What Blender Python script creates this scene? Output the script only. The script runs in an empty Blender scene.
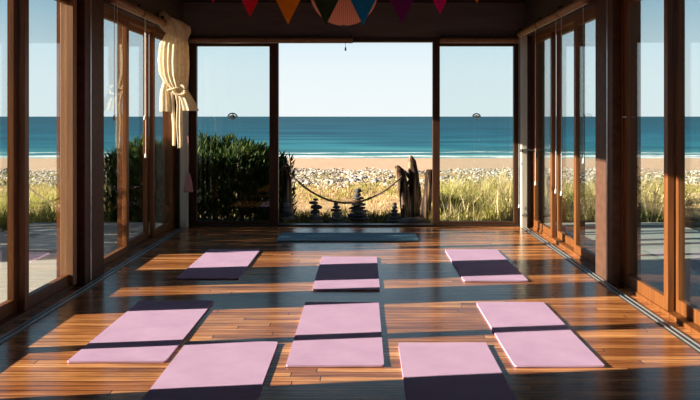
import bpy, bmesh, math, random
from mathutils import Vector, Matrix, noise as mnoise
R = random.Random(7)
S = bpy.context.scene
COL = S.collection
PI = math.pi

# ------------------------------------------------------------------ helpers
class MB:
    def __init__(s): s.bm = bmesh.new()
    def box(s, x0, x1, y0, y1, z0, z1, bev=0.0):
        r = bmesh.ops.create_cube(s.bm, size=1.0)
        vs = r['verts']
        for v in vs:
            v.co = Vector(((x0+x1)/2 + v.co.x*(x1-x0), (y0+y1)/2 + v.co.y*(y1-y0), (z0+z1)/2 + v.co.z*(z1-z0)))
        if bev > 0:
            es = list({e for v in vs for e in v.link_edges})
            bmesh.ops.bevel(s.bm, geom=es, offset=bev, segments=2, profile=0.5, affect='EDGES')
        return s
    def tube(s, pts, r, n=8, cap=True):
        pts = [Vector(p) for p in pts]
        rs = r if isinstance(r, (list, tuple)) else [r]*len(pts)
        rings = []
        up = Vector((0.13, 0.21, 1)).normalized()
        for i, p in enumerate(pts):
            t = (pts[min(i+1, len(pts)-1)] - pts[max(i-1, 0)]).normalized()
            a = t.cross(up)
            if a.length < 0.1: a = t.cross(Vector((1, 0, 0)))
            a.normalize(); b = t.cross(a).normalized()
            rings.append([s.bm.verts.new(p + (a*math.cos(2*PI*k/n) + b*math.sin(2*PI*k/n))*rs[i]) for k in range(n)])
        for i in range(len(rings)-1):
            for k in range(n):
                s.bm.faces.new((rings[i][k], rings[i][(k+1) % n], rings[i+1][(k+1) % n], rings[i+1][k]))
        if cap:
            s.bm.faces.new(rings[0][::-1]); s.bm.faces.new(rings[-1])
        return s
    def loft(s, rings, closed=True, cap=True):
        vr = [[s.bm.verts.new(p) for p in r] for r in rings]
        n = len(vr[0])
        for i in range(len(vr)-1):
            for k in range(n if closed else n-1):
                s.bm.faces.new((vr[i][k], vr[i][(k+1) % n], vr[i+1][(k+1) % n], vr[i+1][k]))
        if cap and closed:
            s.bm.faces.new(vr[0][::-1]); s.bm.faces.new(vr[-1])
        return s
    def prism(s, poly, d):          # poly: list of Vector, d: extrusion Vector
        a = [s.bm.verts.new(Vector(p)) for p in poly]
        b = [s.bm.verts.new(Vector(p)+Vector(d)) for p in poly]
        s.bm.faces.new(a[::-1]); s.bm.faces.new(b)
        for i in range(len(a)):
            s.bm.faces.new((a[i], a[(i+1) % len(a)], b[(i+1) % len(a)], b[i]))
        return s
    def build(s, name, mat, parent=None, smooth=False, loc=None):
        bmesh.ops.recalc_face_normals(s.bm, faces=s.bm.faces)
        me = bpy.data.meshes.new(name); s.bm.to_mesh(me); s.bm.free()
        if smooth:
            for p in me.polygons: p.use_smooth = True
        for m in (mat if isinstance(mat, list) else [mat]): me.materials.append(m)
        o = bpy.data.objects.new(name, me); COL.objects.link(o)
        if loc: o.location = loc
        if parent is not None: o.parent = parent
        return o

def tag(o, label, cat=None, group=None, kind=None):
    o['label'] = label
    if cat: o['category'] = cat
    if group: o['group'] = group
    if kind: o['kind'] = kind
    return o
def empty(name, loc):
    o = bpy.data.objects.new(name, None); o.location = loc; o.empty_display_size = .1
    COL.objects.link(o); return o
def struct(o, label): return tag(o, label, None, None, 'structure')
def raw_mesh(name, verts, faces, mat, parent=None, smooth=False):
    me = bpy.data.meshes.new(name); me.from_pydata(verts, [], faces); me.update()
    if smooth: me.polygons.foreach_set('use_smooth', [True]*len(me.polygons))
    me.materials.append(mat)
    o = bpy.data.objects.new(name, me); COL.objects.link(o)
    if parent is not None: o.parent = parent
    return o

# ---------------------------------------------------------------- materials
class NT:
    def __init__(s, name):
        s.m = bpy.data.materials.new(name); s.m.use_nodes = True
        s.t = s.m.node_tree; s.b = s.t.nodes['Principled BSDF']; s.out = s.t.nodes['Material Output']
    def n(s, typ, **kw):
        x = s.t.nodes.new(typ)
        for k, v in kw.items(): setattr(x, k, v)
        return x
    def l(s, a, b): s.t.links.new(a, b)
    def coords(s, scale=(1, 1, 1), obj=True):
        tc = s.n('ShaderNodeTexCoord'); mp = s.n('ShaderNodeMapping')
        mp.inputs['Scale'].default_value = scale
        s.l(tc.outputs['Object' if obj else 'Generated'], mp.inputs[0]); return mp.outputs[0]
    def noise(s, vec, scale, detail=4, rough=.55, dist=0.0):
        x = s.n('ShaderNodeTexNoise'); x.inputs['Scale'].default_value = scale
        x.inputs['Detail'].default_value = detail; x.inputs['Roughness'].default_value = rough
        x.inputs['Distortion'].default_value = dist
        s.l(vec, x.inputs['Vector']); return x.outputs[0]
    def ramp(s, fac, stops):
        r = s.n('ShaderNodeValToRGB'); e = r.color_ramp.elements
        e[0].position, e[0].color = stops[0][0], (*stops[0][1], 1)
        e[1].position, e[1].color = stops[-1][0], (*stops[-1][1], 1)
        for p, c in stops[1:-1]:
            q = e.new(p); q.color = (*c, 1)
        s.l(fac, r.inputs[0]); return r.outputs[0]
    def math(s, op, a, b=None):
        x = s.n('ShaderNodeMath', operation=op)
        for i, v in enumerate((a, b)):
            if v is None: continue
            if isinstance(v, (int, float)): x.inputs[i].default_value = v
            else: s.l(v, x.inputs[i])
        return x.outputs[0]
    def mix(s, fac, a, b, mode='MIX'):
        x = s.n('ShaderNodeMixRGB', blend_type=mode)
        for i, v in zip((0, 1, 2), (fac, a, b)):
            if isinstance(v, (int, float)): x.inputs[i].default_value = v
            elif isinstance(v, tuple): x.inputs[i].default_value = (*v, 1)
            else: s.l(v, x.inputs[i])
        return x.outputs[0]
    def bump(s, h, strength=.3, dist=.01):
        x = s.n('ShaderNodeBump'); x.inputs['Strength'].default_value = strength; x.inputs['Distance'].default_value = dist
        s.l(h, x.inputs['Height']); s.l(x.outputs[0], s.b.inputs['Normal'])
    def set(s, **kw):
        for k, v in kw.items():
            s.b.inputs[k.replace('_', ' ')].default_value = v
        return s

def wood(name, c0, c1, scale, rough=.45, spec=.35, coat=0.0):
    a = NT(name)
    v = a.coords(scale)
    f = a.noise(v, 1.0, 6, .6, .4)
    a.l(a.ramp(f, [(.3, c0), (.7, c1)]), a.b.inputs['Base Color'])
    a.set(Roughness=rough, Specular_IOR_Level=spec, Coat_Weight=coat, Coat_Roughness=.2)
    a.bump(f, .15, .004)
    return a.m

M = {}
# vertical grain for posts, Y grain for side headers, X grain for back wall
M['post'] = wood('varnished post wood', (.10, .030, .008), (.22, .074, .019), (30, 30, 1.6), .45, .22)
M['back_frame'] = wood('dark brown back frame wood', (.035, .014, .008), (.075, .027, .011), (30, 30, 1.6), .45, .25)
M['frame_dark'] = wood('dark frame wood', (.022, .014, .012), (.055, .030, .019), (25, 25, 2), .4, .35)
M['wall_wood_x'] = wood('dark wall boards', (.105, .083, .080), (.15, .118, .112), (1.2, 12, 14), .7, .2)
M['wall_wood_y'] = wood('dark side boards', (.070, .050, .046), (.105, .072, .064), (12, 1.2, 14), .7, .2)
M['pillar'] = wood('pillar wood', (.075, .034, .022), (.12, .055, .036), (8, 9, 16), .6, .12)
M['tan_post'] = wood('tan jamb wood', (.22, .095, .042), (.32, .15, .07), (30, 30, 1.6), .5, .3)  # lighter version of the post wood, sunlight painted into the colour
M['blind'] = wood('blind wood', (.20, .095, .05), (.30, .15, .08), (20, 20, 20), .6, .25)

def m_floor():
    a = NT('floor boards')
    tc = a.n('ShaderNodeTexCoord'); sp = a.n('ShaderNodeSeparateXYZ'); a.l(tc.outputs['Object'], sp.inputs[0])
    W = .085
    yi = a.math('FLOOR', a.math('DIVIDE', sp.outputs[1], W))
    wn = a.n('ShaderNodeTexWhiteNoise', noise_dimensions='1D'); a.l(yi, wn.inputs['W'])
    xo = a.math('ADD', sp.outputs[0], a.math('MULTIPLY', wn.outputs[0], 7.0))
    xi = a.math('FLOOR', a.math('DIVIDE', xo, 1.9))
    cb = a.n('ShaderNodeCombineXYZ'); a.l(xi, cb.inputs[0]); a.l(yi, cb.inputs[1])
    wn2 = a.n('ShaderNodeTexWhiteNoise', noise_dimensions='3D'); a.l(cb.outputs[0], wn2.inputs['Vector'])
    # grain
    cg = a.n('ShaderNodeCombineXYZ'); a.l(a.math('MULTIPLY', xo, 1.4), cg.inputs[0])
    a.l(a.math('MULTIPLY', sp.outputs[1], 42.0), cg.inputs[1]); a.l(a.math('MULTIPLY', wn2.outputs[0], 9.0), cg.inputs[2])
    g = a.noise(cg.outputs[0], 1.0, 6, .65, .5)
    big = a.noise(a.coords((1.3, 4.5, 1)), 1.0, 6, .62)
    base = a.ramp(wn2.outputs[0], [(0, (.25, .075, .022)), (.35, (.36, .115, .034)), (.7, (.46, .165, .050)), (1, (.56, .22, .072))])
    gr = a.ramp(g, [(.32, (.42, .36, .30)), (.5, (1, 1, 1)), (.66, (1.6, 1.85, 2.1))])
    c = a.mix(1.0, base, gr, 'MULTIPLY')
    c = a.mix(.85, c, a.ramp(big, [(.34, (.62, .56, .50)), (.5, (1, 1, 1)), (.66, (1.5, 1.6, 1.75))]), 'MULTIPLY')
    fy = a.math('FRACT', a.math('DIVIDE', sp.outputs[1], W))
    gap = a.math('LESS_THAN', fy, .07)
    fx = a.math('FRACT', a.math('DIVIDE', xo, 1.9))
    gap2 = a.math('LESS_THAN', fx, .003)
    gp = a.math('MAXIMUM', gap, gap2)
    c = a.mix(gp, c, (.03, .014, .008))
    a.l(c, a.b.inputs['Base Color'])
    rr = a.math('ADD', a.math('MULTIPLY', g, .16), .12)
    a.l(rr, a.b.inputs['Roughness']); a.set(Specular_IOR_Level=.38)
    a.bump(a.math('SUBTRACT', a.math('MULTIPLY', g, .25), gp), .35, .003)
    return a.m
M['floor'] = m_floor()

def m_mat(name, c0, c1):
    a = NT(name)
    tc = a.n('ShaderNodeTexCoord'); sp = a.n('ShaderNodeSeparateXYZ'); a.l(tc.outputs['Object'], sp.inputs[0])
    w1 = a.math('SINE', a.math('MULTIPLY', sp.outputs[0], 2*PI/.012))
    w2 = a.math('SINE', a.math('MULTIPLY', sp.outputs[1], 2*PI/.016))
    f = a.noise(tc.outputs['Object'], 3.0, 8, .65)
    a.l(a.ramp(f, [(.3, c0), (.7, c1)]), a.b.inputs['Base Color'])
    a.bump(a.math('MULTIPLY', w1, w2), .35, .0015)
    a.set(Roughness=.75, Specular_IOR_Level=.2)
    return a.m
M['mat_pink'] = m_mat('pink foam mat', (.50, .30, .46), (.60, .375, .54))
M['mat_teal'] = m_mat('teal foam mat', (.15, .29, .36), (.20, .36, .44))
M['mat_under'] = m_mat('dark mat edge', (.16, .09, .18), (.20, .11, .22))

def m_glass():
    a = NT('window glass')
    a.t.nodes.remove(a.b)
    tr = a.n('ShaderNodeBsdfTransparent'); tr.inputs[0].default_value = (.90, .955, .96, 1)
    gl = a.n('ShaderNodeBsdfGlossy'); gl.inputs['Roughness'].default_value = .01
    fr = a.n('ShaderNodeFresnel'); g = a.n('ShaderNodeNewGeometry')
    a.l(a.math('SUBTRACT', 1.4, a.math('MULTIPLY', g.outputs['Backfacing'], 1.4-1/1.4)), fr.inputs['IOR'])
    mx = a.n('ShaderNodeMixShader')
    a.l(fr.outputs[0], mx.inputs[0]); a.l(tr.outputs[0], mx.inputs[1]); a.l(gl.outputs[0], mx.inputs[2])
    a.l(mx.outputs[0], a.out.inputs[0])
    return a.m
M['glass'] = m_glass()

def simple(name, c, rough=.6, spec=.3, metal=0.0, var=.25, scale=12):
    a = NT(name)
    f = a.noise(a.coords(), scale, 4)
    lo = tuple(x*(1-var) for x in c); hi = tuple(min(1, x*(1+var)) for x in c)
    a.l(a.ramp(f, [(.3, lo), (.7, hi)]), a.b.inputs['Base Color'])
    a.set(Roughness=rough, Specular_IOR_Level=spec, Metallic=metal)
    return a.m
M['metal'] = simple('aluminium track', (.55, .56, .58), .35, .5, .8, .1)
M['black'] = simple('black iron', (.02, .02, .022), .5, .4, 0, .2)
M['cord'] = simple('white cord', (.75, .74, .70), .7, .2, 0, .05)
M['column'] = wood('pale painted post', (.42, .37, .30), (.55, .49, .40), (20, 20, 2), .55, .3)
M['ceiling'] = wood('ceiling boards', (.045, .028, .022), (.07, .045, .035), (1.2, 10, 10), .6, .25)
M['deck'] = wood('weathered deck', (.38, .33, .28), (.55, .49, .42), (1.5, 14, 4), .75, .2)
M['rope'] = simple('rope', (.17, .12, .08), .9, .1, 0, .3, 60)
M['decal_dark'] = simple('dark sticker', (.06, .09, .10), .5)
M['decal_pale'] = simple('pale sticker', (.42, .55, .56), .5)

def fabric(name, c, trans=.35, var=.12, scale=20):
    a = NT(name)
    f = a.noise(a.coords(), scale, 3)
    lo = tuple(x*(1-var) for x in c); hi = tuple(min(1, x*(1+var)) for x in c)
    col = a.ramp(f, [(.3, lo), (.7, hi)])
    a.l(col, a.b.inputs['Base Color']); a.set(Roughness=.9, Specular_IOR_Level=.1)
    tl = a.n('ShaderNodeBsdfTranslucent'); a.l(col, tl.inputs[0])
    mx = a.n('ShaderNodeMixShader'); mx.inputs[0].default_value = trans
    a.l(a.b.outputs[0], mx.inputs[1]); a.l(tl.outputs[0], mx.inputs[2]); a.l(mx.outputs[0], a.out.inputs[0])
    return a.m
M['curtain'] = fabric('cream muslin', (.86, .72, .52), .4)
M['flag_red'] = fabric('red flag cloth', (.95, .04, .08), .5)
M['flag_orange'] = fabric('orange flag cloth', (1, .38, .03), .5)
M['flag_green'] = fabric('olive flag cloth', (.06, .09, .03), .45)
M['flag_blue'] = fabric('blue flag cloth', (.03, .34, .62), .45)
M['flag_purple'] = fabric('purple flag cloth', (.30, .03, .20), .45)
M['flag_magenta'] = fabric('magenta flag cloth', (.90, .02, .28), .45)
M['tassel'] = fabric('pink felt', (.48, .22, .22), .1)
def m_lantern():
    a = NT('woven lantern')
    tc = a.n('ShaderNodeTexCoord')
    w = a.n('ShaderNodeTexWave', wave_type='BANDS', bands_direction='X'); w.inputs['Scale'].default_value = 18
    w.inputs['Distortion'].default_value = 1.5; a.l(tc.outputs['Object'], w.inputs[0])
    col = a.ramp(w.outputs[1], [(0, (.75, .30, .19)), (1, (.95, .52, .34))])
    a.l(col, a.b.inputs['Base Color']); a.set(Roughness=.85)
    tl = a.n('ShaderNodeBsdfTranslucent'); a.l(col, tl.inputs[0])
    mx = a.n('ShaderNodeMixShader'); mx.inputs[0].default_value = .5
    a.l(a.b.outputs[0], mx.inputs[1]); a.l(tl.outputs[0], mx.inputs[2]); a.l(mx.outputs[0], a.out.inputs[0])
    return a.m
M['lantern'] = m_lantern()

def m_stone(name, lo, hi):
    a = NT(name)
    f = a.noise(a.coords(), 9, 6, .65)
    a.l(a.ramp(f, [(.3, lo), (.7, hi)]), a.b.inputs['Base Color'])
    a.set(Roughness=.85, Specular_IOR_Level=.25); a.bump(f, .3, .01)
    return a.m
M['stone_dark'] = m_stone('dark slate stone', (.045, .047, .055), (.11, .112, .125))
M['stone_mid'] = m_stone('grey beach stone', (.13, .12, .12), (.26, .25, .24))
M['stone_brown'] = m_stone('brown beach stone', (.14, .085, .06), (.25, .16, .11))
M['stone_pale'] = m_stone('pale shingle', (.38, .35, .31), (.62, .58, .53))
M['stone_grey2'] = m_stone('grey shingle', (.16, .15, .15), (.36, .33, .31))
def m_drift():
    a = NT('driftwood')
    f = a.noise(a.coords((14, 14, 1.6)), 1.0, 6, .65, .6)
    a.l(a.ramp(f, [(.38, (.015, .010, .008)), (.50, (.07, .042, .028)), (.62, (.40, .27, .17))]), a.b.inputs['Base Color'])
    a.set(Roughness=.85, Specular_IOR_Level=.15); a.bump(f, .6, .02)
    return a.m
M['drift'] = m_drift()

def leafmat(name, cols, trans=.35, scale=3.0):
    a = NT(name)
    g = a.n('ShaderNodeNewGeometry'); 
    f = a.noise(g.outputs['Position'], scale, 3, .6)
    wn = a.n('ShaderNodeMath', operation='ADD')
    rnd = a.math('ADD', a.math('MULTIPLY', g.outputs['Random Per Island'], .6), a.math('MULTIPLY', f, .45))
    n = len(cols)
    col = a.ramp(rnd, [(.1+.75*i/(n-1), c) for i, c in enumerate(cols)])
    a.l(col, a.b.inputs['Base Color']); a.set(Roughness=.7, Specular_IOR_Level=.2)
    tl = a.n('ShaderNodeBsdfTranslucent'); a.l(col, tl.inputs[0])
    mx = a.n('ShaderNodeMixShader'); mx.inputs[0].default_value = trans
    a.l(a.b.outputs[0], mx.inputs[1]); a.l(tl.outputs[0], mx.inputs[2]); a.l(mx.outputs[0], a.out.inputs[0])
    return a.m
M['hedge'] = leafmat('hedge leaf', [(.010, .024, .008), (.028, .060, .016), (.16, .20, .045)])
M['grass_gold'] = leafmat('dry grass blade', [(.30, .20, .09), (.55, .40, .20), (.75, .62, .38)])
M['grass_green'] = leafmat('green grass blade', [(.07, .10, .015), (.24, .25, .04), (.44, .40, .09), (.66, .52, .25), (.30, .34, .05)])
M['grass_dark'] = leafmat('short grass blade', [(.02, .03, .008), (.07, .07, .02), (.26, .18, .07)])  # blade colours darkened to paint in the shade beyond the doorway
M['scrub'] = leafmat('dune scrub leaf', [(.16, .15, .04), (.38, .34, .10), (.55, .45, .20), (.30, .36, .06)])

M['shingle'] = leafmat('mixed shingle', [(.05, .04, .035), (.14, .12, .09), (.52, .46, .38), (.22, .18, .12), (.70, .66, .60)], 0.0, 1.5)
def m_ground():
    a = NT('dune ground')
    tc = a.n('ShaderNodeTexCoord'); sp = a.n('ShaderNodeSeparateXYZ'); a.l(tc.outputs['Object'], sp.inputs[0])
    nb = a.noise(a.coords((.25, .12, 1)), 1.0, 4)
    nf = a.noise(a.coords((2.5, 1.2, 1)), 1.0, 6, .7)
    sand = a.ramp(nf, [(.3, (.52, .35, .235)), (.7, (.60, .43, .30))])
    dry = a.ramp(nf, [(.3, (.30, .19, .08)), (.5, (.48, .33, .17)), (.72, (.60, .45, .27))])
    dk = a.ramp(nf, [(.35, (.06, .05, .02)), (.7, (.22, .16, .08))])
    f = a.math('ADD', sp.outputs[1], a.math('MULTIPLY', a.math('SUBTRACT', nb, .5), 10.0))
    mr = a.n('ShaderNodeMapRange'); mr.inputs[1].default_value = 42; mr.inputs[2].default_value = 56; a.l(f, mr.inputs[0])
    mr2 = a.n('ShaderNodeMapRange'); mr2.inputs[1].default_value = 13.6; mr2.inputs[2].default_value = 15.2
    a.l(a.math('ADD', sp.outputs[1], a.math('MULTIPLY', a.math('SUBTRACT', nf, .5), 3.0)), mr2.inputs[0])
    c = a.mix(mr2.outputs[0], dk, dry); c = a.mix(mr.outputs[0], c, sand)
    a.l(c, a.b.inputs['Base Color']); a.set(Roughness=.95, Specular_IOR_Level=.05)
    return a.m
M['ground'] = m_ground()

def m_sea():
    a = NT('sea water')
    tc = a.n('ShaderNodeTexCoord'); sp = a.n('ShaderNodeSeparateXYZ'); a.l(tc.outputs['Object'], sp.inputs[0])
    inv = a.math('DIVIDE', 3.36e3, sp.outputs[1])     # picture-independent: nearness to the shore, 42 at the shoreline (Y=80 m)
    n1 = a.noise(a.coords((.03, .075, 1)), 1.0, 8, .62, .4)
    n2 = a.noise(a.coords((.0006, .0035, 1)), 1.0, 14, .8)
    n3 = a.noise(a.coords((.06, .28, 1)), 1.0, 4, .6)
    d = a.ramp(a.math('DIVIDE', inv, 42.0), [(0, (.010, .075, .115)), (.12, (.007, .072, .115)), (.4, (.007, .092, .148)), (.72, (.014, .14, .195)), (.9, (.06, .25, .27)), (1, (.30, .48, .44))])
    v = a.math('ADD', a.math('MULTIPLY', n1, .6), a.math('ADD', a.math('MULTIPLY', n2, .2), a.math('MULTIPLY', n3, .2)))
    c = a.mix(1.0, d, a.ramp(v, [(.42, (.40, .55, .62)), (.5, (.85, .88, .92)), (.58, (1.9, 1.4, 1.3))]), 'MULTIPLY')
    # foam of the breaking waves near the beach
    s1 = a.math('ADD', sp.outputs[1], a.math('MULTIPLY', a.math('SUBTRACT', n1, .5), 26.0))
    def band(c0, w):
        return a.math('LESS_THAN', a.math('ABSOLUTE', a.math('SUBTRACT', s1, c0)), w)
    fo = a.math('MAXIMUM', band(84.0, 1.3), a.math('MAXIMUM', band(93.0, .7), a.math('LESS_THAN', s1, 80.4)))
    n4 = a.noise(a.coords((.35, 1.4, 1)), 1.0, 3, .6)
    fo = a.math('MULTIPLY', fo, a.math('GREATER_THAN', n4, .40))
    c = a.mix(fo, c, (.78, .80, .80))
    a.l(c, a.b.inputs['Base Color']); a.set(Roughness=.55, Specular_IOR_Level=.12)
    return a.m
M['sea'] = m_sea()

# ------------------------------------------------------------------- camera
EYE = 1.54
cam = bpy.data.cameras.new('camera'); co = bpy.data.objects.new('camera', cam); COL.objects.link(co)
co.location = (0, 0, EYE); co.rotation_euler = (PI/2, 0, 0)
cam.sensor_width = 36; cam.sensor_fit = 'HORIZONTAL'; cam.lens = 833/700*36
cam.shift_x = -13/700; cam.shift_y = -83.5/700
cam.clip_start = .05; cam.clip_end = 60000
S.camera = co

# -------------------------------------------------------------------- light
TAN_EL = .285
az = math.atan(.15)
d = Vector((math.cos(az), math.sin(az), -TAN_EL)).normalized()
sun = bpy.data.lights.new('sun', 'SUN'); so = bpy.data.objects.new('sun', sun); COL.objects.link(so)
so.rotation_euler = d.to_track_quat('-Z', 'Y').to_euler(); so.location = (-20, -3, 8)
sun.energy = 21; sun.angle = math.radians(.5); sun.color = (1, .86, .70)

w = bpy.data.worlds.new('world'); S.world = w; w.use_nodes = True
wt = w.node_tree; bg = wt.nodes['Background']
tc = wt.nodes.new('ShaderNodeTexCoord'); sp = wt.nodes.new('ShaderNodeSeparateXYZ'); rp = wt.nodes.new('ShaderNodeValToRGB')
wt.links.new(tc.outputs['Generated'], sp.inputs[0]); wt.links.new(sp.outputs[2], rp.inputs[0]); wt.links.new(rp.outputs[0], bg.inputs[0])
e = rp.color_ramp.elements
e[0].position = 0; e[0].color = (.90, .955, .965, 1)
e[1].position = 1; e[1].color = (.04, .09, .18, 1)
for p, c in ((.05, (.85, .94, .97)), (.08, (.78, .905, .965)), (.12, (.55, .76, .88)), (.18, (.30, .48, .62)), (.45, (.09, .18, .30))):
    q = e.new(p); q.color = (*c, 1)
bg.inputs[1].default_value = 1.0
S.view_settings.view_transform = 'Standard'; S.view_settings.look = 'None'
S.view_settings.exposure = 0.0; S.view_settings.gamma = 1.0; S.view_settings.use_curve_mapping = False

# --------------------------------------------------------------- room shell
XL, XR = -2.53, 2.27
YB = 11.7
ZC = 3.35
HEAD = 2.65
TH = .26
b = MB(); b.box(XL-TH, XR+TH, -1.6, YB+.12, -.10, 0.0)
struct(b.build('floor', M['floor']), 'glossy reddish brown timber board floor running under the mats')
b = MB(); b.box(XL-TH-.1, XR+TH+.1, -1.8, YB+.2, ZC, ZC+.12)
struct(b.build('ceiling', M['ceiling']), 'dark timber ceiling over the studio')
b = MB(); b.box(XL-TH, XR+TH, -1.75, -1.6, 0, ZC)
struct(b.build('wall_front', M['wall_wood_x']), 'dark timber wall behind the viewer')

def side_wall(side):
    s = -1 if side == 'left' else 1
    xi = XL if s < 0 else XR
    xa, xb = sorted((xi, xi + s*TH))
    b = MB()
    b.box(xa, xb, -1.6, 4.31, 0, ZC)
    b.box(xa, xb, 4.31, YB+.12, HEAD, ZC)
    b.box(xa, xb, 11.60, YB+.12, 0, HEAD)
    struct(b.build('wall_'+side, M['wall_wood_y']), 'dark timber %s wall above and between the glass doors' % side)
    b = MB(); b.box(xa-(.0), xb, 7.58, 8.14, 0, HEAD, .006)
    struct(b.build('trim_1' if s < 0 else 'trim_2', M['pillar']), 'wide brown timber pier between the %s glass doors' % side)
    # slim metal strip down the near edge of the pier
    b = MB(); b.box(xi - (.006 if s > 0 else 0), xi + (.006 if s < 0 else 0), 7.72, 7.745, 0.02, HEAD-.02)
    struct(b.build('trim_3' if s < 0 else 'trim_4', M['metal']), 'thin bright metal strip down the %s pier' % side)
    # floor tracks
    b = MB()
    for off in (.02, .065):
        x = xi - s*off
        b.box(x-.004, x+.004, 4.4, 11.5, 0.0, .012)
    struct(b.build('trim_5' if s < 0 else 'trim_6', M['metal']), 'pale metal sliding track along the floor of the %s wall' % side)
    b = MB(); b.box(min(xi-s*.085, xi-s*.001), max(xi-s*.085, xi-s*.001), 4.4, 11.5, 0.0, .004)
    struct(b.build('trim_7' if s < 0 else 'trim_8', M['frame_dark']), 'dark strip under the %s sliding track' % side)
side_wall('left'); side_wall('right')

WIN = [0]
def window(y0, y1, n, s, mat, brail, where):
    """sliding glass doors in a side wall: outer frame, n sashes with panes"""
    WIN[0] += 1
    xi = XL if s < 0 else XR
    X = lambda o: xi + s*o
    def bx(b, o0, o1, *r, **k): 
        a, c = sorted((X(o0), X(o1))); return b.box(a, c, *r, **k)
    root = empty('window_%d' % WIN[0], (X(.14), y0, 0))
    struct(root, where)
    def put(o):
        o.parent = root; o.matrix_parent_inverse = Matrix.Translation(-root.location); return o
    b = MB()
    bx(b, .08, .24, y0, y1, HEAD-.05, HEAD)          # head
    bx(b, .08, .24, y0, y0+.05, 0, HEAD)             # jambs
    bx(b, .08, .24, y1-.05, y1, 0, HEAD)
    bx(b, .08, .24, y0, y1, 0, .03)
    put(b.build('window_frame', mat))
    wd = (y1-y0-.1)/n
    st = .085
    for i in range(n):
        a0 = y0+.05+i*wd-(.02 if i else 0); a1 = y0+.05+(i+1)*wd+(.02 if i < n-1 else 0)
        o0, o1 = ((.09, .143) if i % 2 == 0 else (.155, .208))
        b = MB()
        bx(b, o0, o1, a0, a0+st, .03, HEAD-.05, bev=.004); bx(b, o0, o1, a1-st, a1, .03, HEAD-.05, bev=.004)
        bx(b, o0+.002, o1-.002, a0+st-.005, a1-st+.005, .03, .03+brail); bx(b, o0+.002, o1-.002, a0+st-.005, a1-st+.005, HEAD-.105, HEAD-.05)
        sash = put(b.build('sash', mat))
        b = MB(); m = (o0+o1)/2
        bx(b, m-.003, m+.003, a0+st-.006, a1-st+.006, .03+brail-.006, HEAD-.10)
        p = b.build('pane', M['glass']); p.parent = sash
        # small pull bar
        if i == n-1 and y1 < 8:
            b = MB(); bx(b, o0-.02, o0-.004, a1-st*.9, a1-st*.1, EYE-.01, EYE+.0)
            h = b.build('pull_bar', M['metal']); h.parent = sash
    return root
w1 = window(4.31, 7.58, 3, -1, M['post'], .10, 'near glass sliding doors in the left wall')
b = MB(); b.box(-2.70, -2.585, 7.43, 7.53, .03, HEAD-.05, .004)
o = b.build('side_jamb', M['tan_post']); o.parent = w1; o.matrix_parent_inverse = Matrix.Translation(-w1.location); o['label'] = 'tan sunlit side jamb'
window(8.14, 11.60, 3, -1, M['post'], .07, 'far glass sliding doors in the left wall beside the curtain')
window(4.31, 7.58, 3, 1, M['post'], .10, 'near glass sliding doors in the right wall')
window(8.14, 11.60, 3, 1, M['post'], .085, 'far glass sliding doors in the right wall')

# back wall: header, trims, fixed panels, open middle
b = MB(); b.box(XL-TH, XR+TH, YB, YB+.12, 2.64, ZC)
b.box(XL, -2.47, YB, YB+.12, 0, 2.66)
struct(b.build('wall_back', M['wall_wood_x']), 'dark timber wall band above the sea view opening')
b = MB(); b.box(XL+.01, XR-.01, YB-.05, YB-.002, 3.13, 3.20, .008)
struct(b.build('trim_9', M['frame_dark']), 'dark ledge running high across the back wall')
b = MB(); b.box(-2.47, 2.25, YB-.02, YB+.10, 2.585, 2.645)
struct(b.build('trim_10', M['frame_dark']), 'dark head rail over the glass panels in the back wall')
b = MB(); b.box(-2.47, 2.25, YB-.03, YB+.14, 0.0, .022, .004)
struct(b.build('trim_11', M['frame_dark']), 'low dark threshold at the foot of the sea view opening')
b = MB(); b.box(-2.60, 2.40, YB+.125, YB+.34, -.10, -.004, .006)
struct(b.build('trim_12', M['deck']), 'pale step plank outside the open doorway')
def back_panel(x0, x1, wl, wr, where, stk):
    WIN[0] += 1
    root = empty('window_%d' % WIN[0], (x0, YB+.04, .022)); struct(root, where)
    b = MB(); y0, y1 = YB+.0, YB+.09
    b.box(x0, x0+wl, y0, y1, .022, 2.585, .005); b.box(x1-wr, x1, y0, y1, .022, 2.585, .005)
    b.box(x0+wl-.004, x1-wr+.004, y0+.002, y1-.002, .022, .065); b.box(x0+wl-.004, x1-wr+.004, y0+.002, y1-.002, 2.53, 2.585)
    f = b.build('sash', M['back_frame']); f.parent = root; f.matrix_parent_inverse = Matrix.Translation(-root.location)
    b = MB(); b.box(x0+wl-.005, x1-wr+.005, YB+.043, YB+.049, .06, 2.535)
    p = b.build('pane', M['glass']); p.parent = f
    # round sticker near eye height: dark arch over a pale patch
    st = empty('window_sticker', (stk[0], YB+.042, stk[1]))
    tag(st, stk[2], 'sticker', 'stickers at eye height on the back glass')
    b = MB(); rr = stk[3]; n = 18
    b.tube([(rr*math.cos(PI*t/n), 0, rr*.85*math.sin(PI*t/n)-.01) for t in range(n+1)], .009, 6)
    if stk[4]: b.tube([(0, 0, rr*.8), (.012, 0, .01), (.02, 0, -.02)], .008, 6)
    o = b.build('arch', M['decal_dark'], st)
    b = MB()
    b.prism([Vector((rr*.85*math.cos(2*PI*t/20), 0, rr*.5*math.sin(2*PI*t/20)-.012)) for t in range(20)], (0, -.002, 0))
    b.build('patch', M['decal_pale'], st)
    return root
back_panel(-2.47, -1.19, .13, .125, 'fixed glass panel left of the open doorway', (-1.84, 1.54, 'small dark arched sticker on the left back glass in front of the hedge side sea', .065, True))
back_panel(.98, 2.25, .10, .13, 'fixed glass panel right of the open doorway', (1.60, 1.545, 'small dark arched sticker on the right back glass above the tall grass', .052, False))

# pale corner columns
for i, (x0, x1, side) in enumerate(((-2.53, -2.43, 'left'), (2.19, 2.27, 'right'))):
    b = MB(); b.box(x0, x1, 11.50, 11.61, 0, HEAD+.02, .008)
    struct(b.build('trim_%d' % (13+i), M['column']), 'pale square post in the far %s corner' % side)

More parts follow.
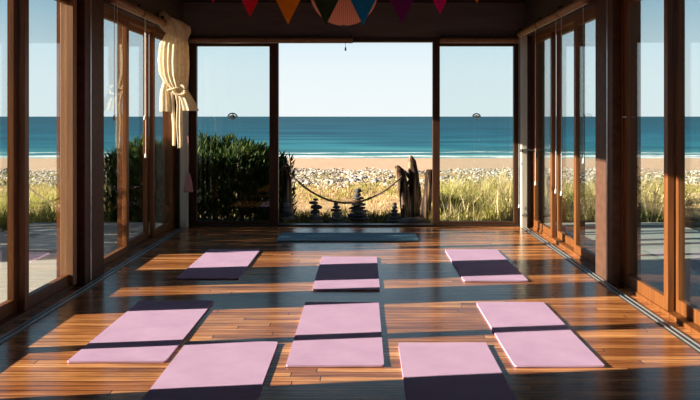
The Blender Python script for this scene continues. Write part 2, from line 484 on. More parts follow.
# ------------------------------------------------------------------- blinds
def blind(p0, p1, cords, label, r=.045):
    """rolled-up blind from p0 to p1 with hanging cords [(t, length)]"""
    p0, p1 = Vector(p0), Vector(p1)
    root = empty('rolled_blind', (p0+p1)/2)
    tag(root, label, 'blind', 'rolled blinds above the glass')
    L = [p-root.location for p in (p0, p1)]
    b = MB(); b.tube([L[0].lerp(L[1], t/12) for t in range(13)], [r*(1+.05*math.sin(t*1.7)) for t in range(13)], 14)
    b.build('roll', M['blind'], root, True)
    dn = Vector((0, 0, -r*.95)); a = L[0]+dn; c = L[1]+dn
    b = MB(); b.tube([a, c], .011, 8)
    b.build('bottom_bar', M['column'], root, True)
    ax = (L[1]-L[0]).normalized(); side = Vector((-ax.y, ax.x, 0))
    for end in (0, 1):
        q = L[end] + ax*(.03 if end == 0 else -.03)
        b = MB(); hw = .012
        pts = [q + ax*hw*sx + side*.016*sy for sx, sy in ((-1, -1), (1, -1), (1, 1), (-1, 1))]
        b.prism([p+Vector((0, 0, r*.6)) for p in pts], (0, 0, .05)); b.build('bracket', M['black'], root)
    for t, ln in cords:
        q = L[0].lerp(L[1], t) + Vector((0, 0, -r)) + Vector((-.02*(1 if root.location.x > 0 else -1), 0, 0))*(0 if abs(ax.x) > .5 else 1)
        if abs(ax.x) > .5: q = q+Vector((0, -.02, 0))
        b = MB(); b.tube([q, q-Vector((0, 0, ln))], .0028, 5); c = b.build('cord', M['cord'], root)
        b = MB(); e = q-Vector((0, 0, ln)); b.tube([e, e-Vector((0, 0, .02)), e-Vector((0, 0, .05)), e-Vector((0, 0, .055))], [.004, .011, .014, .006], 8)
        k = b.build('cord_pull', M['cord'] if ln > .3 else M['black'], c, True)
    return root
lx = XL+.10; rx = XR-.10; zb = 2.68
blind((lx, 8.02, zb), (lx, 9.08, zb), [(.05, 1.08), (.14, 1.6)], 'brown rolled blind above the left glass, nearer of the two beside the curtain')
blind((lx, 9.12, zb), (lx, 10.12, zb), [(.08, 1.08), (.12, 1.5)], 'brown rolled blind above the left glass ending at the curtain knot')
blind((rx, 11.55, zb), (rx, 10.30, zb), [(.06, 2.3), (.18, 1.7), (.93, 1.9)], 'brown rolled blind above the right glass, farthest one by the corner post')
blind((rx, 10.26, zb), (rx, 9.18, zb), [(.9, 1.9)], 'brown rolled blind above the right glass, middle one of three')
blind((rx, 9.14, zb), (rx, 8.04, zb), [(.1, 1.9), (.92, 1.5)], 'brown rolled blind above the right glass, nearest one by the pier')
blind((-2.44, YB-.07, 2.607), (-.14, YB-.07, 2.607), [(.955, .06)], 'long brown rolled blind over the left back panel and half the opening', .036)
blind((1.07, YB-.07, 2.607), (2.22, YB-.07, 2.607), [], 'short brown rolled blind over the right back panel', .036)

# ------------------------------------------------------------------ curtain
def ring(cx, cy, z, w, dp, ph, n=72, pl=11, amp=.16, lean=0):
    r = []
    for k in range(n):
        a = 2*PI*k/n
        m = 1 + amp*math.sin(pl*a+ph) + amp*.4*math.sin(5*a+ph*1.7)
        r.append(Vector((cx + w*m*math.cos(a), cy + dp*m*math.sin(a), z + lean*math.cos(a))))
    return r
def interp(prof, n):
    out = []
    for i in range(n):
        t = i/(n-1)*(len(prof)-1); k = min(int(t), len(prof)-2); f = t-k; f = f*f*(3-2*f)
        out.append([prof[k][j]*(1-f)+prof[k+1][j]*f for j in range(len(prof[0]))])
    return out
cur = empty('curtain', (-2.325, 10.28, 0))
tag(cur, 'cream muslin curtain knotted up in the far left corner', 'curtain')
# cx, cy, z, w, depth, amp  (relative to the curtain's foot)
body = interp([(.02, 0, 2.55, .12, .07, .07), (-.01, 0, 2.42, .165, .08, .09), (-.015, 0, 2.22, .175, .085, .10), (-.01, 0, 2.05, .165, .08, .10),
               (.01, 0, 1.95, .14, .075, .10), (.03, 0, 1.87, .085, .06, .08)], 34)
b = MB(); b.loft([ring(x, y, z, w_, dp, .9*math.sin(i*.12)+i*.03, n=120, pl=17, amp=am, lean=-.02) for i, (x, y, z, w_, dp, am) in enumerate(body)])
drape = b.build('drape', M['curtain'], cur, True)
top = interp([(.03, 0, 2.49, .09, .06, .10), (.02, 0, 2.55, .14, .09, .12), (.0, 0, 2.63, .185, .11, .12), (-.01, 0, 2.70, .18, .11, .14), (-.06, 0, 2.77, .12, .08, .16), (-.09, 0, 2.80, .05, .04, .1)], 22)
b = MB(); b.loft([ring(x, y, z, w_, dp, 2+i*.16, n=90, pl=9, amp=am, lean=-.05) for i, (x, y, z, w_, dp, am) in enumerate(top)])
b.build('gathered_top', M['curtain'], cur, True)
b = MB()
b.tube([(.07+.075*math.cos(t*.5), -.07+.02*math.sin(t*.3), 1.885+.05*math.sin(t*.5)-t*.003) for t in range(14)], [.017+.004*math.sin(t) for t in range(14)], 10)
b.build('knot', M['curtain'], cur, True)
def flap(name, prof, pl, parent=cur):
    pr = interp(prof, 18)
    b = MB(); b.loft([ring(x, y, z, w_, dp, i*.05, pl=pl, amp=am, n=60) for i, (x, y, z, w_, dp, am) in enumerate(pr)])
    return b.build(name, M['curtain'], parent, True)
flap('loose_end', [(.06, -.01, 1.93, .05, .04, .1), (.11, -.01, 1.83, .065, .045, .14), (.165, -.01, 1.72, .075, .045, .15), (.20, -.01, 1.61, .085, .04, .15)], 7)
flap('loose_end', [(-.10, 0, 1.98, .04, .03, .1), (-.125, 0, 1.85, .05, .035, .13), (-.12, 0, 1.72, .06, .035, .14), (-.115, 0, 1.60, .065, .03, .14)], 6)
flap('tail', [(.04, 0, 1.88, .045, .04, .1), (.06, 0, 1.68, .032, .03, .16), (.055, 0, 1.46, .036, .03, .18), (.065, 0, 1.24, .03, .026, .18), (.065, 0, 1.15, .022, .02, .18)], 5)
flap('tail', [(-.05, .0, 1.95, .03, .03, .1), (-.03, 0, 1.7, .022, .022, .16), (-.01, 0, 1.42, .018, .018, .18), (-.01, 0, 1.18, .016, .016, .18)], 4)
# tie around it
b = MB(); b.tube([(.02+.105*math.cos(a*PI/8), .075*math.sin(a*PI/8), 1.885+.02*math.cos(a*PI/8)) for a in range(17)], .010, 8)
b.build('tieback', M['curtain'], cur, True)

# felt bell hanging on the left corner post
t = empty('hanging_bell', (-2.40, 11.46, .50)); tag(t, 'small pinkish felt bell hanging from a cord on the far left post', 'ornament')
b = MB(); rings = []
for z, r in ((0, .062), (.02, .066), (.06, .060), (.14, .048), (.22, .030), (.27, .012)):
    rings.append([Vector((r*math.cos(2*PI*k/20), r*.8*math.sin(2*PI*k/20), z)) for k in range(20)])
b.loft(rings); b.build('bell', M['tassel'], t, True)
b = MB(); b.tube([(0, 0, .26), (.004, 0, .5), (-.004, .0, .72), (-.01, .02, .78)], .005, 6); b.build('cord', M['tassel'], t, True)
b = MB(); b.tube([(-.01, .03, .79), (-.01, -.02, .78), (-.01, -.03, .81)], .006, 6); b.build('hook', M['black'], t, True)
# iron hooks on the right post
t = empty('tieback_hook', (2.21, 11.495, 1.07)); tag(t, 'curved black iron hook on the far right post', 'hook')
b = MB(); b.tube([(-.02, 0, 0), (.03, -.01, .015), (.10, -.03, .01), (.16, -.03, -.01), (.165, -.03, -.10)], .011, 8); b.build('arm', M['black'], t, True)
b = MB(); b.tube([(-.03, .005, 0), (-.03, -.012, 0)], .025, 12); b.build('back_plate', M['black'], t)
t = empty('floor_hook', (2.22, 11.495, .17)); tag(t, 'small black hook low on the far right post', 'hook')
b = MB(); b.tube([(-.03, 0, 0), (.01, -.02, .03), (.05, -.03, 0), (.07, -.03, -.02)], .008, 8); b.build('arm', M['black'], t, True)

# -------------------------------------------------------- bunting and lantern
gy = 7.0
bt = empty('bunting', (-.17, gy, 2.95)); tag(bt, 'string of triangular cloth pennants in mixed colours across the room', 'bunting')
px2x = lambda p: (p-363)*gy/833.0
zz = lambda y: EYE-(y-116.5)*gy/833.0
def cordz(x): return 2.79 + .062*(x+.17)**2
pts = []
xs = [XL + .01 + i*(XR-XL-.02)/40 for i in range(41)]
b = MB(); b.tube([(x+.17, 0, cordz(x)-2.95) for x in xs], .005, 6); b.build('cord', M['cord'], bt, True)
flags = [(213, 'red', 3), (250, 'red', 17), (288, 'orange', 24.5), (326, 'green', 25.5), (363, 'blue', 25.5), (402, 'purple', 24), (440, 'magenta', 14), (477, 'orange', 3),
         (175, 'blue', -9), (137, 'orange', -22), (515, 'green', -9), (552, 'red', -22)]
for p, c, ty in flags:
    x = px2x(p); zt = cordz(x); ztip = zz(ty)
    if ztip > zt-.18: ztip = zt-.22
    hw = .49*(zt-ztip)
    n = 10; a = []; rows = []
    sl = .062*2*(x+.17)
    th = .0015
    front = []; 
    b = MB()
    for side in (-1, 1):
        rr = []
        for i in range(n):
            f = i/n
            half = hw*(1-f)
            row = [Vector((x+.17+half*q, side*th + .012*math.sin(f*3+q*2+p), (zt+sl*half*q)*(1-f)+ztip*f-2.95)) for q in (-1, -.33, .33, 1)]
            rr.append([b.bm.verts.new(v) for v in row])
        tip = b.bm.verts.new(Vector((x+.17, side*th+.012*math.sin(3+p), ztip-2.95)))
        for i in range(n-1):
            for k in range(3): b.bm.faces.new((rr[i][k], rr[i][k+1], rr[i+1][k+1], rr[i+1][k]))
        for k in range(3): b.bm.faces.new((rr[-1][k], rr[-1][k+1], tip))
    o = b.build('pennant', M['flag_'+c], bt); o['label'] = c.replace('green', 'olive green')+' pennant'
lz = EYE + (116.5+8)*7.7/833; lr = 33.6*7.7/833
ln = empty('pendant_lantern', ((344-363)*7.7/833, 7.7, lz)); tag(ln, 'round ribbed terracotta paper lantern hanging behind the bunting', 'lantern')
b = MB(); rings = []
for i in range(1, 28):
    a = PI*i/28; rings.append([Vector(((lr*math.sin(a)*(1+.012*math.cos(28*2*PI*k/56)))*math.cos(2*PI*k/56), (lr*math.sin(a)*(1+.012*math.cos(PI*k)))*math.sin(2*PI*k/56), -lr*math.cos(a))) for k in range(56)])
b.loft(rings); b.build('shade', M['lantern'], ln, True)
b = MB(); b.tube([(0, 0, lr-.01), (0, 0, ZC-lz)], .005, 6); b.build('hanging_cord', M['black'], ln)
b = MB(); b.tube([(0, 0, -lr+.015), (0, 0, -lr-.012)], .022, 10); b.tube([(0, 0, -lr), (0, 0, -lr-.06)], .003, 5); b.build('bottom_cap', M['black'], ln)

# --------------------------------------------------------------------- mats
def mat(x0, x1, y0, y1, material, label, group, rot=0.0):
    cx, cy = (x0+x1)/2, (y0+y1)/2; hx, hy = (x1-x0)/2, (y1-y0)/2
    b = MB(); N = 10; M2 = 26; t = .012
    rr = .018
    def corner(u, v):     # rounded corners
        x, y = u*hx, v*hy
        ax, ay = abs(x)-(hx-rr), abs(y)-(hy-rr)
        if ax > 0 and ay > 0:
            l = math.hypot(ax, ay)
            if l > rr: x = math.copysign(hx-rr+ax/l*rr, x); y = math.copysign(hy-rr+ay/l*rr, y)
        return x, y
    def h(u, v):
        e = max(0, abs(v)-.93)/.07
        return .0015*math.sin(3*u+5*v+x0*3)*.5 + .006*e*e*(0.4+.6*abs(math.sin(7*x0+v*3)))
    us = [-1, -.97]+[-.97+1.94*i/N for i in range(1, N)]+[.97, 1]; vs = [-1, -.99]+[-.99+1.98*i/M2 for i in range(1, M2)]+[.99, 1]
    g = [[None]*len(us) for _ in vs]; g2 = [[None]*len(us) for _ in vs]
    for j, v in enumerate(vs):
        for i, u in enumerate(us):
            x, y = corner(u, v); z = max(0, h(u, v))
            g[j][i] = b.bm.verts.new((x, y, z+t)); g2[j][i] = b.bm.verts.new((x, y, z+.0006))
    for j in range(len(vs)-1):
        for i in range(len(us)-1):
            b.bm.faces.new((g[j][i], g[j][i+1], g[j+1][i+1], g[j+1][i]))
            b.bm.faces.new((g2[j][i], g2[j+1][i], g2[j+1][i+1], g2[j][i+1]))
    def wall(a, c):
        for i in range(len(a)-1): b.bm.faces.new((a[i], a[i+1], c[i+1], c[i]))
    wall(g[0], g2[0]); wall(g[-1], g2[-1]); wall([r[0] for r in g], [r[0] for r in g2]); wall([r[-1] for r in g], [r[-1] for r in g2])
    o = b.build('yoga_mat', material); o.location = (cx, cy, 0); o.rotation_euler.z = rot
    return tag(o, label, 'mat', group)
G = 'pink yoga mats laid out on the floor'
mat(-1.85, -1.235, 5.20, 6.90, M['mat_pink'], 'pink yoga mat beside the near left glass, leftmost of all', G)
mat(-1.195, -.575, 3.89, 5.64, M['mat_pink'], 'pink yoga mat cut by the lower edge, left of the middle one', G)
mat(-.475, .130, 5.115, 6.85, M['mat_pink'], 'whole pink yoga mat in the middle of the front rows, dark line across it', G)
mat(.236, .83, 3.87, 5.61, M['mat_pink'], 'pink yoga mat cut by the lower edge, right of the middle one', G)
mat(.93, 1.485, 5.10, 6.85, M['mat_pink'], 'pink yoga mat near the right wall, rightmost in the front rows', G)
mat(-1.77, -1.18, 7.88, 9.57, M['mat_pink'], 'pink yoga mat in the back row on the left, mottled shade on it', G)
mat(-.45, .15, 7.36, 9.07, M['mat_pink'], 'pink yoga mat in the middle of the back row in front of the teal mat', G)
mat(.94, 1.54, 7.75, 9.56, M['mat_pink'], 'pink yoga mat in the back row on the right', G)
mat(-1.07, .69, 10.24, 10.92, M['mat_teal'], 'teal yoga mat lying crosswise in front of the open doorway', None)

# ----------------------------------------------------------------- outdoors
PROF = [(-6, -.14), (12, -.14), (13, -.14), (16, -.30), (22, -.50), (30, -.90), (40, -1.40), (55, -2.0), (70, -2.35), (80, -2.5), (100, -2.9), (130, -3.2)]
def gz(x, y):
    for (a, za), (c, zc) in zip(PROF, PROF[1:]):
        if y <= c:
            f = max(0, (y-a)/(c-a)); z = za*(1-f)+zc*f; break
    else: z = PROF[-1][1]
    amp = 0 if y < 14 else min(.10, (y-14)*.01)*(1 if y < 60 else max(0, (75-y)/15))
    return z + amp*(mnoise.noise(Vector((x*.12, y*.12, 0)))+.5*mnoise.noise(Vector((x*.4, y*.4, 3))))
ys = []
y = -6.0
while y < 130: ys.append(y); y += .5 if y < 30 else (1.0 if y < 60 else 2.5)
nx = 101; verts = []; faces = []
for y in ys:
    for i in range(nx):
        u = (i/(nx-1)*2-1); x = math.copysign(abs(u)**1.8, u)*120
        verts.append((x, y, gz(x, y)))
for j in range(len(ys)-1):
    for i in range(nx-1):
        a = j*nx+i; faces.append((a, a+1, a+nx+1, a+nx))
o = raw_mesh('ground', verts, faces, M['ground'], smooth=True); struct(o, 'golden dune ground falling away to a sandy beach')
b = MB()
n = 4
o = raw_mesh('sea', [(-30000, 76, -2.52), (30000, 76, -2.52), (30000, 60000, -2.52), (-30000, 60000, -2.52)], [(0, 1, 2, 3)], M['sea'])
struct(o, 'teal sea with low breakers out to the horizon')
# decks along both sides
for x0, x1, nm, lb in ((-4.9, XL-TH-.01, 'deck', 'weathered pale deck outside the left glass doors'), (XR+TH+.01, 4.6, 'deck', 'weathered pale deck outside the right glass doors')):
    b = MB(); yy = 2.0
    while yy < 12.25:
        b.box(x0, x1, yy, yy+.135, -.10, -.03, .004); yy += .14
    struct(b.build(nm, M['deck']), lb)
# unseen block added outside so that its shadow crosses the floor
b = MB(); b.box(-4.25, -3.95, 6.22, 6.80, -.14, 3.6, .01)
struct(b.build('wall_outside', M['pillar']), 'timber clad porch pier outside the left glass doors')

def leaf_cloud(name, mat_, pts, size, parent=None, up=.6, wid=.22):
    """pts: list of (pos, outward dir); one lens-shaped folded leaf each"""
    V = []; F = []
    for p, n_ in pts:
        dr = (Vector(n_)*(1-up) + Vector((R.uniform(-.5, .5), R.uniform(-.5, .5), up+R.uniform(-.2, .4)))).normalized()
        s = dr.cross(Vector((R.uniform(-1, 1), R.uniform(-1, 1), R.uniform(-.3, .3))))
        if s.length < .05: s = dr.cross(Vector((1, 0, 0)))
        s.normalize(); L = size*R.uniform(.6, 1.3); W = L*wid; k = len(V); p = Vector(p)
        nn = dr.cross(s)*W*.35
        V += [p, p+dr*L*.45+s*W*.5+nn, p+dr*L, p+dr*L*.45-s*W*.5+nn, p+dr*L*.5-nn*.3]
        F += [(k, k+1, k+4), (k+1, k+2, k+4), (k+2, k+3, k+4), (k+3, k, k+4)]
    return raw_mesh(name, [tuple(v) for v in V], F, mat_, parent)
def shrub(name, x0, x1, y0, y1, top, n, size, label, cat='hedge', lump=.18, mat_='hedge'):
    z0 = -.14
    root = empty(name, ((x0+x1)/2, (y0+y1)/2, z0)); tag(root, label, cat)
    cx, cy = root.location.x, root.location.y; hx, hy = (x1-x0)/2, (y1-y0)/2; P = []
    while len(P) < n:
        u, v, w_ = R.uniform(-1, 1), R.uniform(-1, 1), R.uniform(0, 1)
        r = (abs(u)**4+abs(v)**3)**.28
        if r > 1: continue
        x = u*hx; y = v*hy
        ht = (top-z0)*(1-.22*r**4)*(1+lump*mnoise.noise(Vector((x*1.6+cx, y*1.6, 1))))
        # keep to the outer skin mostly
        if r < .75 and w_ < .78 and R.random() < .75: continue
        P.append(((x, y, w_*ht*.97), (u, v, .3)))
    leaf_cloud('foliage', M[mat_], P, size, root)
    for i in range(int(1+hx*4)):
        b = MB()
        x = R.uniform(-hx*.8, hx*.8); y = R.uniform(-hy*.5, hy*.5)
        b.tube([(x, y, -.03), (x+R.uniform(-.1, .1), y+R.uniform(-.1, .1), (top-z0)*.45), (x+R.uniform(-.25, .25)*min(1, hx*2), y+R.uniform(-.2, .2)*min(1, hy*2), (top-z0)*.85)], [.025, .018, .006], 6)
        b.build('stem', M['drift'], root)
    return root
shrub('hedge', -4.15, -1.30, 12.75, 14.1, 1.10, 15000, .15, 'dense dark green hedge behind the left back glass')
shrub('shrub', -7.4, -6.1, 8.75, 12.75, 2.15, 5200, .30, 'tall leafy shrub outside left of the deck', 'shrub', .1)  # sun blocker added out of view to shade the back floor
shrub('shrub', -1.36, -1.12, 13.2, 13.6, .85, 260, .12, 'thin sprig of green leaves poking past the left door post', 'shrub', .3)

def blades(name, mat_, region, n, h, wd, label, lean=.35, dens=None, zoff=0.0):
    V = []; F = []; c = 0; tries = 0
    while c < n and tries < n*20:
        tries += 1
        x, y = region()
        if dens and R.random() > dens(x, y): continue
        c += 1
        a = R.uniform(0, 2*PI); H = h(x, y)*R.uniform(.5, 1.15); W = wd*R.uniform(.6, 1.4)
        if H < .02: continue
        sx, sy = math.cos(a)*W/2, math.sin(a)*W/2
        lx_, ly_ = R.gauss(0, lean)*H+.10*H, R.gauss(0, lean)*H
        z = gz(x, y)-.02+zoff; k = len(V)
        V += [(x-sx, y-sy, z), (x+sx, y+sy, z), (x+lx_*.35+sx*.7, y+ly_*.35+sy*.7, z+H*.55), (x+lx_*.35-sx*.7, y+ly_*.35-sy*.7, z+H*.55), (x+lx_, y+ly_, z+H*R.uniform(.85, 1))]
        F += [(k, k+1, k+2, k+3), (k+3, k+2, k+4)]
    o = raw_mesh(name, V, F, mat_); tag(o, label, 'grass', None, 'stuff'); return o
def clump(x, y, s=.8, seed=0): return .5+.5*mnoise.noise(Vector((x*s, y*s, seed)))*1.6
U = R.uniform
blades('grass', M['grass_dark'], lambda: (U(-1.6, 1.2), 12.35+3.2*U(0, 1)**1.3), 5200, lambda x, y: .05+.17*clump(x, y, 1.5), .014, 'short shaded green and brown grass around the stone stacks',
       dens=lambda x, y: 1)
def wedge(y0, y1, a0=-.44, a1=.46, p=1.0):
    y = y0+(y1-y0)*U(0, 1)**p; return (U(a0*y-.5, a1*y+.5), y)
blades('dry_grass', M['grass_gold'], lambda: wedge(14.6, 30, p=1.2), 26000, lambda x, y: .04+.20*clump(x, y, .7, 4)**2, .02, 'golden dry dune grass between the stacked stones and the shingle',
       dens=lambda x, y: max(.08, min(1, clump(x, y, .35, 9)*1.3-.2)))
# tall green-gold grass to the right
def rt():
    y = 12.45+7.0*U(0, 1)**1.1; return (U(.078*y, .36*y+.4), y)
def rth(x, y):
    e = min(1, (x-.075*y)/.35+.35)
    return max(.1, (.22+.62*clump(x, y, .9, 2))*e)
blades('tall_grass', M['grass_green'], rt, 15000, rth, .013, 'tall yellow green grass behind the right back glass', lean=.42, dens=lambda x, y: max(.05, clump(x, y, 1.6, 5)*1.5-.3) if x/y < .38 else 0)
blades('tall_grass', M['grass_green'], lambda: (U(-7.5, -3.9), U(12.4, 17)), 7000, lambda x, y: .25+.4*clump(x, y, .8, 7), .013, 'green grass growing outside the left glass doors', lean=.25)
blades('seed_stalks', M['grass_gold'], rt, 1500, lambda x, y: .55+.45*clump(x, y, .9, 2), .022, 'thin golden seed stalks standing up out of the tall green grass', lean=.3, dens=lambda x, y: 1 if x/y < .38 and x > .1*y else 0)
def scrub(n, label):
    V = []
    for i in range(n):
        x, y = wedge(18.5, 28) if i % 3 else wedge(29, 44)
        s = U(.14, .36)
        for k in range(26):
            a, w_ = U(0, 2*PI), U(0, 1)**.5
            V.append(((x+s*w_*math.cos(a), y+s*.6*w_*math.sin(a), gz(x, y)+U(0, .55)*s*(1-w_*w_*.7)), (math.cos(a), math.sin(a), .4)))
    o = leaf_cloud('dune_scrub', M['scrub'], V, .10, None, .5, .35); tag(o, label, 'scrub', None, 'stuff')
scrub(330, 'low olive and yellow scrub in front of the pale shingle')

# shingle: pale stones
def rock_mesh(name, mat_, seed, flat=.6):
    bm = bmesh.new(); bmesh.ops.create_icosphere(bm, subdivisions=2, radius=1)
    for v in bm.verts:
        v.co *= 1+.22*mnoise.noise(v.co*1.1+Vector((seed*3.1, 0, 0)))
        v.co.z *= flat
    me = bpy.data.meshes.new(name); bm.to_mesh(me); bm.free(); me.materials.append(mat_)
    for p in me.polygons: p.use_smooth = True
    return me
V = []; F = []
ico = bmesh.new(); bmesh.ops.create_icosphere(ico, subdivisions=1, radius=1)
iv = [v.co.copy() for v in ico.verts]; ifc = [[v.index for v in f.verts] for f in ico.faces]; ico.free()
def shingle(n, mat_, label, sd):
    V = []; F = []; c = 0
    while c < n:
        x, y = wedge(25, 58, p=.8)
        f = mnoise.noise(Vector((x*.14, y*.10, sd)))+.5*mnoise.noise(Vector((x*.5, y*.5, sd)))
        edge = min(1, (y-24)/9)*min(1, max(0, (60-y)/8))
        if R.random() > edge*(.55+f*1.3): continue
        c += 1; s = U(.025, .055)+.08*U(0, 1)**3; k = len(V); z = gz(x, y)
        rot = U(0, PI); ca, sa = math.cos(rot), math.sin(rot); ex = U(.8, 1.5)
        for p in iv:
            q = p*s*(1+.2*U(-1, 1)); q.x *= ex
            V.append((x+q.x*ca-q.y*sa, y+q.x*sa+q.y*ca, z+q.z*.75+s*.2))
        F += [[k+i for i in t] for t in ifc]
    o = raw_mesh('shingle', V, F, mat_); tag(o, label, 'shingle', None, 'stuff')
shingle(24000, M['shingle'], 'bank of mixed whitish and grey shingle stones below the sand', 1)
rm = [rock_mesh('boulder', M['stone_grey2'] if i % 3 else M['stone_pale'], i, .7) for i in range(6)]
for i in range(60):
    x, y = wedge(31, 52, -.22, .25); s = U(.09, .17)
    o = bpy.data.objects.new('boulder', rm[i % 6]); COL.objects.link(o)
    o.location = (x, y, gz(x, y)+s*.3); o.scale = (s*U(.9, 1.4), s, s); o.rotation_euler = (0, 0, U(0, 6))
    tag(o, 'boulder rising out of the whitish shingle bank behind the dune grass', 'boulder', 'boulders in the shingle bank')

# ------------------------------------------------------------ stone stacks
ORD = ['bottom', 'second', 'third', 'fourth', 'fifth', 'sixth', 'seventh', 'eighth', 'ninth', 'tenth']
def cairn(px, Y, layers, desc, group, base=-.15):
    """layers from the ground: (width, height, xoff, material)"""
    x = (px-363)*Y/833.0; z = base
    for i, (w_, h_, xo, mk) in enumerate(layers):
        me = rock_mesh('stacked_stone', M['stone_'+mk], px*.37+i*1.9, 1.0)
        zs = [v.co.z for v in me.vertices]; xs_ = [v.co.x for v in me.vertices]
        kz = h_/(max(zs)-min(zs)); kx = w_/(max(xs_)-min(xs_))
        z0 = min(zs)
        for v in me.vertices:      # flatten tops and bottoms like river stones
            v.co.z = math.copysign(abs(v.co.z)**.75, v.co.z)
        zs = [v.co.z for v in me.vertices]; kz = h_/(max(zs)-min(zs)); z0 = min(zs)
        for v in me.vertices: v.co = Vector((v.co.x*kx, v.co.y*kx*.8, (v.co.z-z0)*kz))
        o = bpy.data.objects.new('stacked_stone', me); COL.objects.link(o); o.location = (x+xo, Y, z-.004); o.rotation_euler.z = U(-.3, .3)
        nm = 'top' if i == len(layers)-1 else ORD[i]
        col = {'dark': 'dark slate', 'mid': 'grey', 'brown': 'brownish', 'pale': 'pale'}[mk]
        tag(o, '%s stone, %s in the %s' % (col, nm if nm in ('top', 'bottom') else nm+' up', desc), 'stone', group)
        z += h_*.97
Yc = 12.85
cairn(288, Yc, [(.22, .09, 0, 'brown'), (.20, .07, 0, 'mid'), (.19, .06, -.01, 'dark'), (.15, .07, -.02, 'mid'), (.12, .09, -.02, 'mid')], 'stack at the left driftwood post', 'stones stacked by the left post')
cairn(315.5, Yc, [(.27, .12, 0, 'brown'), (.17, .07, 0, 'mid'), (.15, .08, -.01, 'dark'), (.19, .08, .01, 'dark'), (.14, .05, -.03, 'dark'), (.08, .045, 0, 'dark')], 'squat second stack from the left', 'stones of the second stack')
cairn(336.5, Yc, [(.24, .10, 0, 'mid'), (.22, .06, 0, 'mid'), (.16, .07, .01, 'mid'), (.17, .05, -.01, 'dark'), (.12, .05, 0, 'dark'), (.07, .05, -.01, 'dark')], 'small stack just left of the tallest', 'stones of the third stack')
cairn(358, Yc, [(.36, .09, 0, 'brown'), (.34, .06, .01, 'dark'), (.32, .06, -.01, 'dark'), (.29, .055, .02, 'mid'), (.27, .055, -.01, 'dark'), (.24, .05, .01, 'dark'),
                (.20, .05, -.01, 'brown'), (.17, .05, .01, 'dark'), (.12, .06, -.01, 'dark'), (.11, .07, 0, 'dark')], 'tallest stack beyond the doorway', 'stones of the tallest stack')
cairn(394.5, Yc, [(.27, .07, 0, 'dark'), (.24, .05, 0, 'mid'), (.20, .05, .01, 'dark'), (.16, .05, 0, 'dark'), (.12, .05, 0, 'dark'), (.09, .06, 0, 'dark'), (.07, .05, 0, 'dark')], 'slim stack left of the driftwood trunks', 'stones of the slim stack')
cairn(571, 12.6, [(.16, .09, 0, 'pale'), (.13, .09, 0, 'pale'), (.11, .10, .01, 'pale'), (.08, .06, 0, 'pale')], 'pale stack outside the right glass doors', 'stones of the pale stack outside right')
cairn(447, Yc, [(.42, .07, 0, 'mid'), (.36, .06, .02, 'brown'), (.30, .06, .03, 'brown')], 'wide low pile behind the right door post', 'stones of the low pile')
cairn(458, 13.1, [(.30, .06, 0, 'mid'), (.26, .05, .02, 'mid'), (.2, .05, .0, 'brown')], 'flat pile in the grass behind the right glass', 'stones of the flat pile')
for px, Yr, s, mk, lb in ((409, 12.75, .20, 'mid', 'grey rock at the foot of the left driftwood trunk'), (418, 12.7, .22, 'brown', 'brown rock at the foot of the tallest driftwood trunk'),
                          (421, 12.95, .16, 'mid', 'grey rock between the two right driftwood trunks'), (425, 12.62, .14, 'dark', 'dark rock at the foot of the right driftwood trunk')):
    o = bpy.data.objects.new('rock', rock_mesh('rock', M['stone_'+mk], px*.1, .6)); COL.objects.link(o)
    o.location = ((px-363)*Yr/833, Yr, -.14+s*.25); o.scale = (s*.95, s*.6, s*.7); tag(o, lb, 'rock')

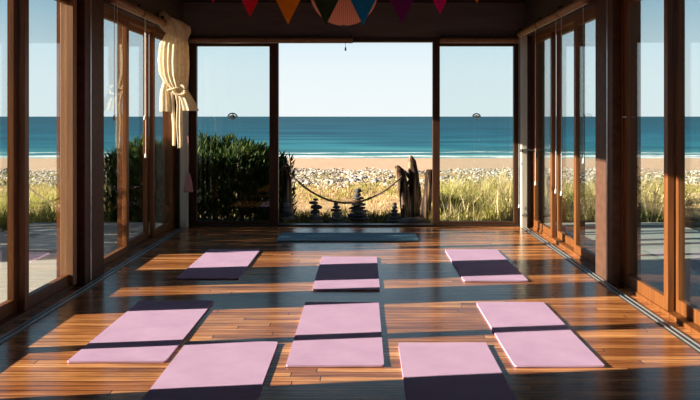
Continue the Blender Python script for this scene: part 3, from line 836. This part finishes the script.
# ---------------------------------------------------------- driftwood, rope
def trunk(px, Y, path, radii, label, knot=0):
    x = (px-363)*Y/833.0
    root = empty('driftwood_post', (x, Y, -.15)); tag(root, label, 'driftwood')
    n = 14; rings = []
    pr = interp([(p[0], p[1], p[2], r) for p, r in zip(path, radii)], 26)
    for i, (a, c, z, r) in enumerate(pr):
        rings.append([Vector((a+r*math.cos(2*PI*k/n)*(1+.35*mnoise.noise(Vector((math.cos(2*PI*k/n)*1.3+px, math.sin(2*PI*k/n)*1.3, z*2.2)))),
                              c+.8*r*math.sin(2*PI*k/n)*(1+.3*mnoise.noise(Vector((px, math.cos(2*PI*k/n)*1.3, z*2.2)))), z)) for k in range(n)])
    b = MB(); b.loft(rings); b.build('trunk', M['drift'], root, True)
    if knot:
        b = MB(); z = path[-1][2]*.72; r = radii[2]
        b.tube([(path[2][0], 0, z-.1), (path[2][0]+knot*r*1.2, -.02, z), (path[2][0]+knot*r*1.6, -.03, z+.07)], [r*.5, r*.35, r*.12], 8)
        b.build('branch_stub', M['drift'], root, True)
    return root
trunk(287.5, 12.95, [(0, 0, -.05), (0, 0, .3), (-.01, 0, .7), (-.02, 0, .90), (-.02, 0, .955)], [.095, .085, .08, .07, .03], 'upright driftwood post behind the left door frame, rope tied to it')
trunk(404, 12.95, [(.06, 0, -.05), (.03, 0, .3), (-.03, 0, .62), (-.09, 0, .86), (-.11, 0, .93)], [.09, .085, .085, .085, .03], 'driftwood trunk leaning left with a blunt bleached head', 1)
trunk(414, 13.0, [(.03, 0, -.05), (.02, 0, .4), (.0, 0, .8), (-.03, 0, 1.0), (-.05, 0, 1.08)], [.12, .10, .085, .06, .018], 'tallest pointed driftwood trunk in the group', -1)
trunk(427.5, 12.9, [(-.05, 0, -.05), (-.02, 0, .3), (.02, 0, .6), (.03, 0, .82), (.035, 0, .87)], [.085, .075, .08, .075, .05], 'dark split driftwood trunk beside the right door post')
trunk(549, 13.1, [(0, 0, -.05), (.01, 0, .3), (0, 0, .6), (0, 0, .75)], [.06, .055, .05, .03], 'short driftwood post beyond the right glass doors, rope tied to it')
trunk(119, 13.2, [(0, 0, -.05), (.01, 0, .3), (0, 0, .6), (0, 0, .75)], [.06, .055, .05, .03], 'short driftwood post beyond the left glass doors, rope tied to it')
def rope(p0, p1, sag, label):
    p0, p1 = Vector(p0), Vector(p1); b = MB()
    b.tube([p0.lerp(p1, i/30)-Vector((0, 0, sag*4*(i/30)*(1-i/30))) for i in range(31)], .016, 7)
    o = b.build('rope', M['rope'], None, True); tag(o, label, 'rope', 'rope strung between driftwood posts')
P = lambda px, py, Y: ((px-363)*Y/833, Y, EYE-(py-116.5)*Y/833)
rope(P(289, 173, 12.86), P(402, 176, 12.86), .44, 'dark sagging rope between the left post and the driftwood trunks')
rope(P(549, 181, 13.04), P(640, 185, 13.6), .40, 'rope sagging away from the post beyond the right glass doors')
rope(P(119, 190, 13.13), P(20, 180, 14.2), .35, 'rope sagging away from the post beyond the left glass doors')
